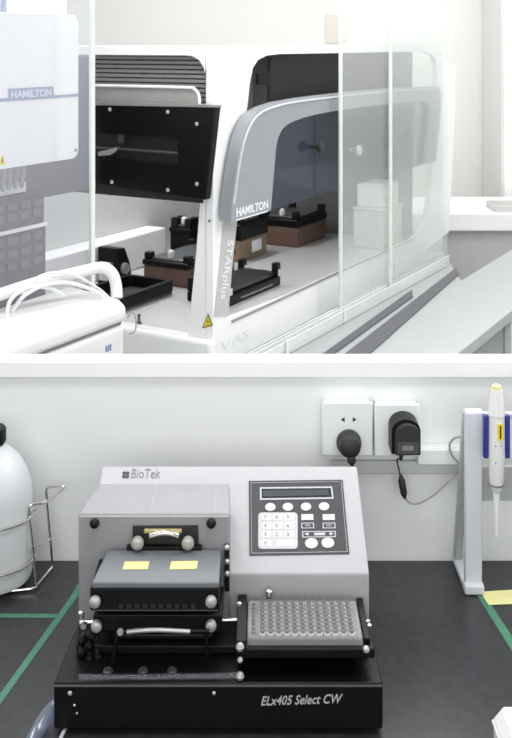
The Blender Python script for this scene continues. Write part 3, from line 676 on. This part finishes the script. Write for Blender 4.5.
MB().lathe([(.004,0),(.004,.004),(.002,.006)], P(366,648.5,1.322), (0,-1,0), 12).build('rail_screw', SCREW, wa)
for y, r in ((647,.0056),(660,.0038),(676,.0056)):
    p = P(240, y, 1.316); MB().lathe([(.001,-r),(r*.7,-r*.7),(r,0),(r*.7,r*.7),(.001,r)], p, Z, 16).build('bead', KNOB, wa)
p = P(269, 603, 1.428); MB().lathe([(.0028,0),(.0028,.010),(.0048,.0105),(.0048,.017),(.002,.019)], p, Z, 14).build('pin', CHROME, wa)

# ------------------------------------------------------------------ 96-well plate
q = [PZ(250,605,.8665),PZ(356.5,603,.8665),PZ(363.5,639.5,.8665),PZ(250,642,.8665)]
q[0].x = q[3].x = x0f+.0145; q[1].x = q[2].x = x1f-.0145
x0p, x1p = q[0].x, q[1].x; y0p, y1p = 1.329, 1.4195; z0p, z1p = zc1+.0004, .8625
mp = thing('well_plate', ((x0p+x1p)/2,(y0p+y1p)/2,z0p), 'clear plastic 96 well plate resting on the washer carrier', 'well plate')
MB().sheet(rrect(x0p,x1p,y0p,y1p,.003), [rrect(x0p+.003,x1p-.003,y0p+.003,y1p-.003,.002)], z1p-z0p-.002, (0,0,z0p), (1,0,0), (0,1,0), (0,0,1)).build('skirt', CLEAR, mp)
wx = (x1p-x0p-.022)/12; wy = (y1p-y0p-.012)/8
cs = [(x0p+.014+wx*(i+.5), y0p+.006+wy*(j+.5)) for i in range(12) for j in range(8)]
rr_ = min(wx,wy)*.40
top = MB().sheet(rrect(x0p+.0015,x1p-.0015,y0p+.0015,y1p-.0015,.003), [[(c[0]+rr_*math.cos(2*math.pi*k/14), c[1]+rr_*math.sin(2*math.pi*k/14)) for k in range(14)] for c in cs], .0015, (0,0,z1p-.0016), (1,0,0), (0,1,0), (0,0,1)).build('top_sheet', CLEAR, mp)
wl_ = MB()
for c in cs: wl_.lathe([(rr_*.85,0),(rr_,.010),(rr_*1.05,.0118),(rr_*.9,.0118),(rr_*.75,.001)], (c[0],c[1],z0p+.003), Z, 12)
wl_.build('wells', film('well_clear', (.90,.90,.90), .30, (.42,.42,.42), .06), mp)
wr_ = MB()
for c in cs: wr_.lathe([(rr_*.80,.0112),(rr_*1.16,.0112),(rr_*1.16,.0136),(rr_*.80,.0136)], (c[0],c[1],z0p+(z1p-z0p)-.0128), Z, 14); 
wr_.f = [f for f in wr_.f if len(f) == 4]; wr_.sm = [True]*len(wr_.f)
wr_.build('well_rims', mat('rim_white', (.68,.68,.68), .3), mp)
lt = MB()
for j, ch in enumerate('ABCDEFGH'): lt.text(ch, (x0p+.0075, y1p-.006-wy*(j+.5), z1p), (1,0,0), (0,1,0), .0045, .006, bold=.03, depth=.0002, center=True)
lt.build('row_letters', INK, mp)

# ------------------------------------------------------------------ hoses at the left of the washer
rebase(tag(MB().tube([P(70,700,1.345),P(56,706,1.335),P(46,717,1.325),P(37,732,1.31),P(29,748,1.29),P(18,763,1.27)], .0088, 14, 4).build('drain_hose', HOSE), 'translucent bluish hose leaving the left side of the black washer base', 'hose'))
o = tag(MB().tube([PZ(66,728,ZB+.003),PZ(62,735,ZB+.003),PZ(57,748,ZB+.003),PZ(52,765,ZB+.003)], .0022, 8, 3).build('thin_hose', mat('thin_white', (.7,.7,.7), .4)), 'thin white tube on the bench below the washer front left corner', 'hose'); rebase(o)

# ------------------------------------------------------------------ green tape lines, note
def tape(label, pts):
    o = MB().prism([PZ(x, y, ZB+.0003) for x, y in pts], (0,0,.0003)).build('green_tape', GREEN)
    rebase(tag(o, label, 'tape', 'green tape lines on the black bench'))
tape('long green tape line slanting along the bench left of the washer', [(69,599),(78,584),(86,578),(88,584),(79.5,594),(2,702),(-20,733),(-20,722),(0,694)])
tape('short green tape line running left to the edge below the bottle rack', [(-30,613.5),(57.5,614),(55.5,618),(-30,617.5)])
tape('green tape line on the bench beside the white stand foot', [(474,590.5),(482,590.5),(530,664),(530,680)])
rebase(tag(MB().prism([PZ(x, y, ZB+.0007) for x, y in [(480.5,592),(530,589),(530,603.5),(488.5,605)]], (0,0,.0006)).build('yellow_note', NOTE), 'pale yellow paper note on the bench right of the stand', 'note'))

# ------------------------------------------------------------------ bottle in a wire rack
bc = Vector((-.430, 1.682, ZB+.006))
bt = thing('carboy_bottle', bc, 'white plastic bottle with black cap in the wire rack at left', 'bottle')
MB().lathe([(.056,0),(.064,.004),(.067,.012),(.067,.140),(.065,.156),(.058,.176),(.047,.195),(.034,.208),(.024,.214),(.022,.218)], bc+Z*.0005, Z, 40).build('bottle_body', HDPE, bt)
MB().lathe([(.0225,.2185),(.0225,.222),(.0255,.223),(.0255,.242),(.0235,.245)], bc+Z*.0006, Z, 28).build('cap', BLACK, bt)
rk = thing('wire_rack', (bc.x, bc.y, ZB), 'chrome wire rack holding the white bottle', 'rack')
Yf, Yb = 1.664, 1.728
def ring(z, nm):
    MB().tube([(bc.x+.0725*math.cos(a), bc.y+.0725*math.sin(a), z) for a in [2*math.pi*i/28 for i in range(28)]], .0017, 8, 1, True).build(nm, CHROME, rk)
ring(P(0,521,1.65).z, 'upper_ring'); ring(P(0,566,1.65).z, 'lower_ring')
MB().tube([P(-60,595,1.64),P(-10,592.5,1.645),P(30,588.8,1.655),P(36,587,1.661),P(36.2,584,1.664),P(34,560,1.664),P(31,530,1.664),P(29,512,1.664),P(30,506,1.664),P(34,503.6,1.667),P(44,503,1.675),P(49,500.5,1.69),
           P(57,494,1.705),P(64,487.5,1.715),P(62,486,1.716),P(50,487,1.722),P(47,489,1.725),P(46.5,494,1.727),P(48.5,520,1.727),P(51,545,1.727),P(52.6,564,1.727)], .0020, 8, 4).build('handle_wire', CHROME, rk)
MB().tube([P(36.5,586,1.664),P(44,577,1.695),P(52.6,566.5,1.727)], .0018, 8, 2).build('foot_wire', CHROME, rk)
MB().tube([P(33,547,1.664),P(50,540,1.727)], .0015, 8, 1).build('cross_wire', CHROME, rk)
MB().tube([P(29,512,1.664),P(47,500,1.727)], .0015, 8, 1).build('cross_wire', CHROME, rk)

# ------------------------------------------------------------------ sockets, plug, adaptor, trunking
def wallbox(name, label, cat, x0, x1, y0, y1, dep, m, group=None):
    a, b = P(x0, y1, YW-dep), P(x1, y0, YW-dep)
    t = thing(name, ((a.x+b.x)/2, YW-.0005, a.z), label, cat, group)
    return t, a, b
g = 'white wall sockets above the bench'
t, a, b = wallbox('wall_socket', 'white square wall socket holding the round black plug', 'socket', 322, 373, 402, 456.5, .030, SOCK, g)
MB().box(a.x+.003, b.x-.003, YW-.022, YW-.0005, a.z+.003, b.z-.003).build('back_box', SOCK, t, .002)
MB().box(a.x, b.x, YW-.030, YW-.0225, a.z, b.z).build('face_plate', SOCK, t, .003, 3)
for px in (342.8, 354.6):
    p = P(px, 419.5, YW-.030); s_ = 1 if px < 350 else -1
    MB().prism([p+Vector((-.003*s_,-.0006,0)), p+Vector((.003*s_,-.0006,.0042)), p+Vector((.003*s_,-.0006,-.0042))], (0,.0006,0)).build('pin_slot', INK, t)
t, a, b = wallbox('wall_socket', 'white wall socket mostly covered by the black power adaptor', 'socket', 374.5, 420, 404, 457, .030, SOCK, g)
MB().box(a.x+.003, b.x-.003, YW-.022, YW-.0005, a.z+.003, b.z-.003).build('back_box', SOCK, t, .002)
MB().box(a.x, b.x, YW-.030, YW-.0225, a.z, b.z).build('face_plate', SOCK, t, .003, 3)
# painted shadow strip under the sockets and white trunking at right
t, a, b = wallbox('trunking_and_shade', 'white trunking piece on the wall between adaptor and stand', 'trunking', 418, 480, 449, 466.5, .026, SOCK)
MB().box(a.x, b.x, YW-.020, YW-.0005, a.z, b.z).build('trunk_body', SOCK, t, .002)
MB().box(a.x-.0, b.x, YW-.026, YW-.0205, a.z+.002, b.z-.001).build('trunk_cover', SOCK, t, .002)
rebase(tag(MB().box(P(330,0,YW).x, P(462,0,YW).x, YW-.010, YW-.0005, P(0,472,YW).z, P(0,459,YW).z).build('trunking_and_shade', mat('socket_shadow_grey', (.60,.61,.61), .5), None, .002), 'slim grey strip painting the shadow on the wall just below the sockets', 'trunking'))
# plug
p = P(348.5, 441, YW-.031)
pl = thing('power_plug', p, 'round black power plug in the left wall socket', 'plug')
MB().lathe([(.019,0),(.0205,.003),(.0205,.012),(.018,.016),(.017,.030),(.013,.034),(.004,.035)], p, (0,-1,0), 28).build('plug_body', RUB, pl)
MB().box(p.x-.004, p.x+.009, p.y-.034, p.y-.018, p.z-.026, p.z-.013).build('strain_relief', RUB, pl, .003)
MB().tube([p+Vector((.003,-.026,-.026)), p+Vector((.005,-.024,-.04)), p+Vector((.006,-.020,-.07)), p+Vector((.004,-.022,-.12)), p+Vector((0,-.03,-.165)), p+Vector((-.02,-.035,-.1805))], .0030, 10, 4).build('power_cord', RUB, pl)
# adaptor
a, b = P(388.5, 445, YW-.032), P(417, 411, YW-.032)
ad = thing('power_adaptor', Vector(((a.x+b.x)/2, a.y, a.z)), 'black plug-in power adaptor with thin cord in the right wall socket', 'adaptor')
w_ = b.x-a.x; h_ = b.z-a.z; cx_ = (a.x+b.x)/2
ol = [(a.x,a.z),(b.x,a.z)]+[(cx_+w_/2*math.cos(math.radians(t_)), b.z-w_*.42+w_*.42*math.sin(math.radians(t_))) for t_ in range(0,181,15)]
MB().sheet(ol, [], .040, (0,YW-.031,0), (1,0,0), (0,0,1), (0,-1,0)).build('adaptor_body', BLACK, ad, .004, 3)
MB().sheet([(cx_+ (x-cx_)*.84+.0012, a.z+.003+(z-a.z)*.86) for x, z in ol], [], .012, (0,YW-.0713,0), (1,0,0), (0,0,1), (0,-1,0)).build('front_shell', RUB, ad, .003, 3)
yl = YW-.0835
MB().box(cx_-.0155, cx_+.0185, yl-.0006, yl, a.z+.006, a.z+.025).build('rating_label', mat('label_greyed', (.06,.062,.064), .4), ad)
MB().box(cx_-.008, cx_+.010, yl-.001, yl-.0007, a.z+.011, a.z+.019).build('label_mark', INKG, ad)
ce = Vector((cx_-.006, YW-.055, a.z))
MB().lathe([(.0045,0),(.0035,.010),(.002,.016)], ce, (0,0,-1), 12).build('strain_relief', RUB, ad)
Yc = YW-.035
MB().tube([ce+Vector((0,0,-.014)), P(397,460,Yc), P(399.5,472,Yc), P(400.5,477,Yc)], .0013, 8, 4).build('cord', RUB, ad)
MB().lathe([(.0025,0),(.0045,.006),(.0058,.008),(.0058,.030),(.0045,.034),(.002,.040)], P(400.5,475,Yc), (P(404,494,Yc)-P(400.5,475,Yc)), 12).build('inline_connector', RUB, ad)
MB().tube([P(403.5,492,Yc),P(406,499,Yc),P(411,503.3,Yc),P(420,503,Yc),P(434,495,Yc),P(446,484,Yc),P(455,475.5,Yc+.01),P(461,470,Yc+.015)], .0015, 8, 5).build('cord', CORD, ad)
rebase(tag(MB().tube([P(462,437,YW-.02),P(456,437.5,YW-.03),P(451,441.5,YW-.032),P(449.5,448,YW-.032),P(452,455,YW-.032),P(457,461,YW-.032),P(461,465,YW-.028)], .0019, 8, 5).build('grey_cable', CORD), 'loop of grey cable beside the top of the white stand', 'cable'))

# ------------------------------------------------------------------ pipette stand
Ys = 1.652; xs0, xs1 = P(465,0,Ys).x, P(482.3,0,Ys).x
pst = thing('pipette_stand', (xs0+.1, 1.69, ZB), 'white pipette stand with upright front post and slanting rear strut', 'stand')
zt2 = P(0,413,Ys).z
for k, x in enumerate((xs0, xs0+.225)):
    x2 = x+(xs1-xs0)
    MB().prism([(x,Ys,ZB+.012),(x,Ys+.012,ZB+.012),(x,Ys+.010,zt2+.004),(x,Ys+.004,zt2+.006),(x,Ys-.002,zt2)], (x2-x,0,0)).build('front_post', STAND, pst, .0025, 3)
    MB().hexa([Vector((x-.001,1.735,ZB+.011)),Vector((x+.012,1.735,ZB+.011)),Vector((x+.012,1.752,ZB+.011)),Vector((x-.001,1.752,ZB+.011))],
              [Vector((x,Ys+.0105,zt2-.005)),Vector((x+.014,Ys+.0105,zt2-.005)),Vector((x+.014,Ys+.024,zt2-.002)),Vector((x,Ys+.024,zt2-.002))]).build('rear_strut', STANDS, pst, .002)
    MB().box(x-.0015, x2+.001, Ys-.006, 1.752, ZB+.0005, ZB+.0115).build('foot_bar', STAND, pst, .003, 3)
    MB().box(x-.002, x2+.0015, Ys-.010, Ys+.014, ZB+.0006, ZB+.0160).build('foot_cap', STAND, pst, .003, 3)
MB().box(xs1+.0005, xs0+.2245, Ys+.014, Ys+.022, P(0,505,Ys).z, P(0,470,Ys).z).build('cross_panel', STANDS, pst, .002)
MB().box(xs1+.0005, xs0+.2245, Ys+.002, Ys+.0135, P(0,420,Ys).z, P(0,414,Ys).z).build('hanger_bar', STAND, pst, .002)
# ------------------------------------------------------------------ pipettes
def pipette(px, label, topmat, Yp=1.630):
    c = P(px, 537, Yp)
    t = thing('pipette', c, label, 'pipette', 'pipettes hanging on the white stand')
    def h(y): return P(px, y, Yp).z-c.z
    def rr(w): return w/2*Yp/F
    MB().lathe([(rr(2),0),(rr(3.5),h(528)),(rr(7),h(494)),(rr(7.5),h(492))], c, Z, 18).build('tip', WHITE, t)
    MB().lathe([(rr(8),h(491.6)),(rr(12),h(488)),(rr(14.5),h(478)),(rr(16),h(462)),(rr(17),h(456)),(rr(16.5),h(440)),(rr(16),h(414.5))], c, Z, 24).build('barrel', PIP, t)
    MB().lathe([(rr(17.5),h(414.4)),(rr(16.5),h(411)),(rr(14),h(400)),(rr(12),h(392)),(rr(11),h(389))], c, Z, 24).build('head', PIP, t)
    MB().lathe([(rr(9.5),h(388.9)),(rr(9.5),h(386)),(rr(7),h(384.8))], c, Z, 20).build('button', topmat, t)
    for s in (-1, 1):
        x = c.x+s*rr(21.5)
        MB().box(x-rr(5), x+rr(5), Yp-.004, Yp+.008, P(0,458,Yp).z, P(0,415,Yp).z).build('grip', PBLUE, t, .002)
    yl = Yp-rr(16.5)-.0012
    f = MB().box(c.x-.0015, c.x+.0075, yl, yl+.0018, P(0,437,Yp).z, P(0,421,Yp).z).build('volume_label', YEL, t)
    MB().box(c.x+.0018, c.x+.0042, yl-.0004, yl-.0001, P(0,435.5,Yp).z, P(0,422.5,Yp).z).build('label_print', INK, f)
    MB().lathe([(rr(15.6),h(485)),(rr(15.6),h(483.4))], c, Z, 24).build('seam_ring', INKG, t)
    for y, x in ((443,-.004),(443,.004),(460,-.004)): MB().lathe([(.0012,0),(.0012,.001)], (c.x+x, yl+.0022, P(0,y,Yp).z), (0,-1,0), 8).build('printed_dot', mat('dot_blue', (.2,.25,.5), .5), t)
    MB().tube([(c.x+rr(2), Yp+rr(15), P(0,413,Yp).z), (c.x, Yp+.018, P(0,411,Yp).z), (c.x-rr(6), Yp+.028, P(0,411.5,Yp).z)], .0018, 8, 3).build('hook', CORD, t)
    return t
pipette(496.5, 'white pipette with blue grips nearest the front post of the stand', NOTE)
pipette(527.5, 'pipette with black button cut off by the right picture edge', BLACK, 1.632)

# ------------------------------------------------------------------ white box at the lower right corner
t = thing('white_box', (.345, 1.28, ZB), 'white plastic box at the lower right corner of the bench', 'box')
fz = .782
b0 = PZ(491.5,722,fz)
MB().box(PZ(497,735,fz).x, .46, 1.16, b0.y-.004, ZB+.0005, fz-.0005).build('box_body', WHITE2, t, .003)
MB().box(b0.x, .47, 1.15, b0.y, fz, fz+.004).build('flange', WHITE, t, .0015)
tz = fz+.024; c1 = PZ(503,706,tz)
MB().hexa([Vector((c1.x-.012,1.17,fz+.0045)),Vector((.45,1.17,fz+.0045)),Vector((.45,c1.y+.006,fz+.0045)),Vector((c1.x-.012,c1.y+.006,fz+.0045))],
          [Vector((c1.x,1.18,tz)),Vector((.44,1.18,tz)),Vector((.44,c1.y,tz)),Vector((c1.x,c1.y,tz))]).build('lid', WHITE, t, .003, 3)
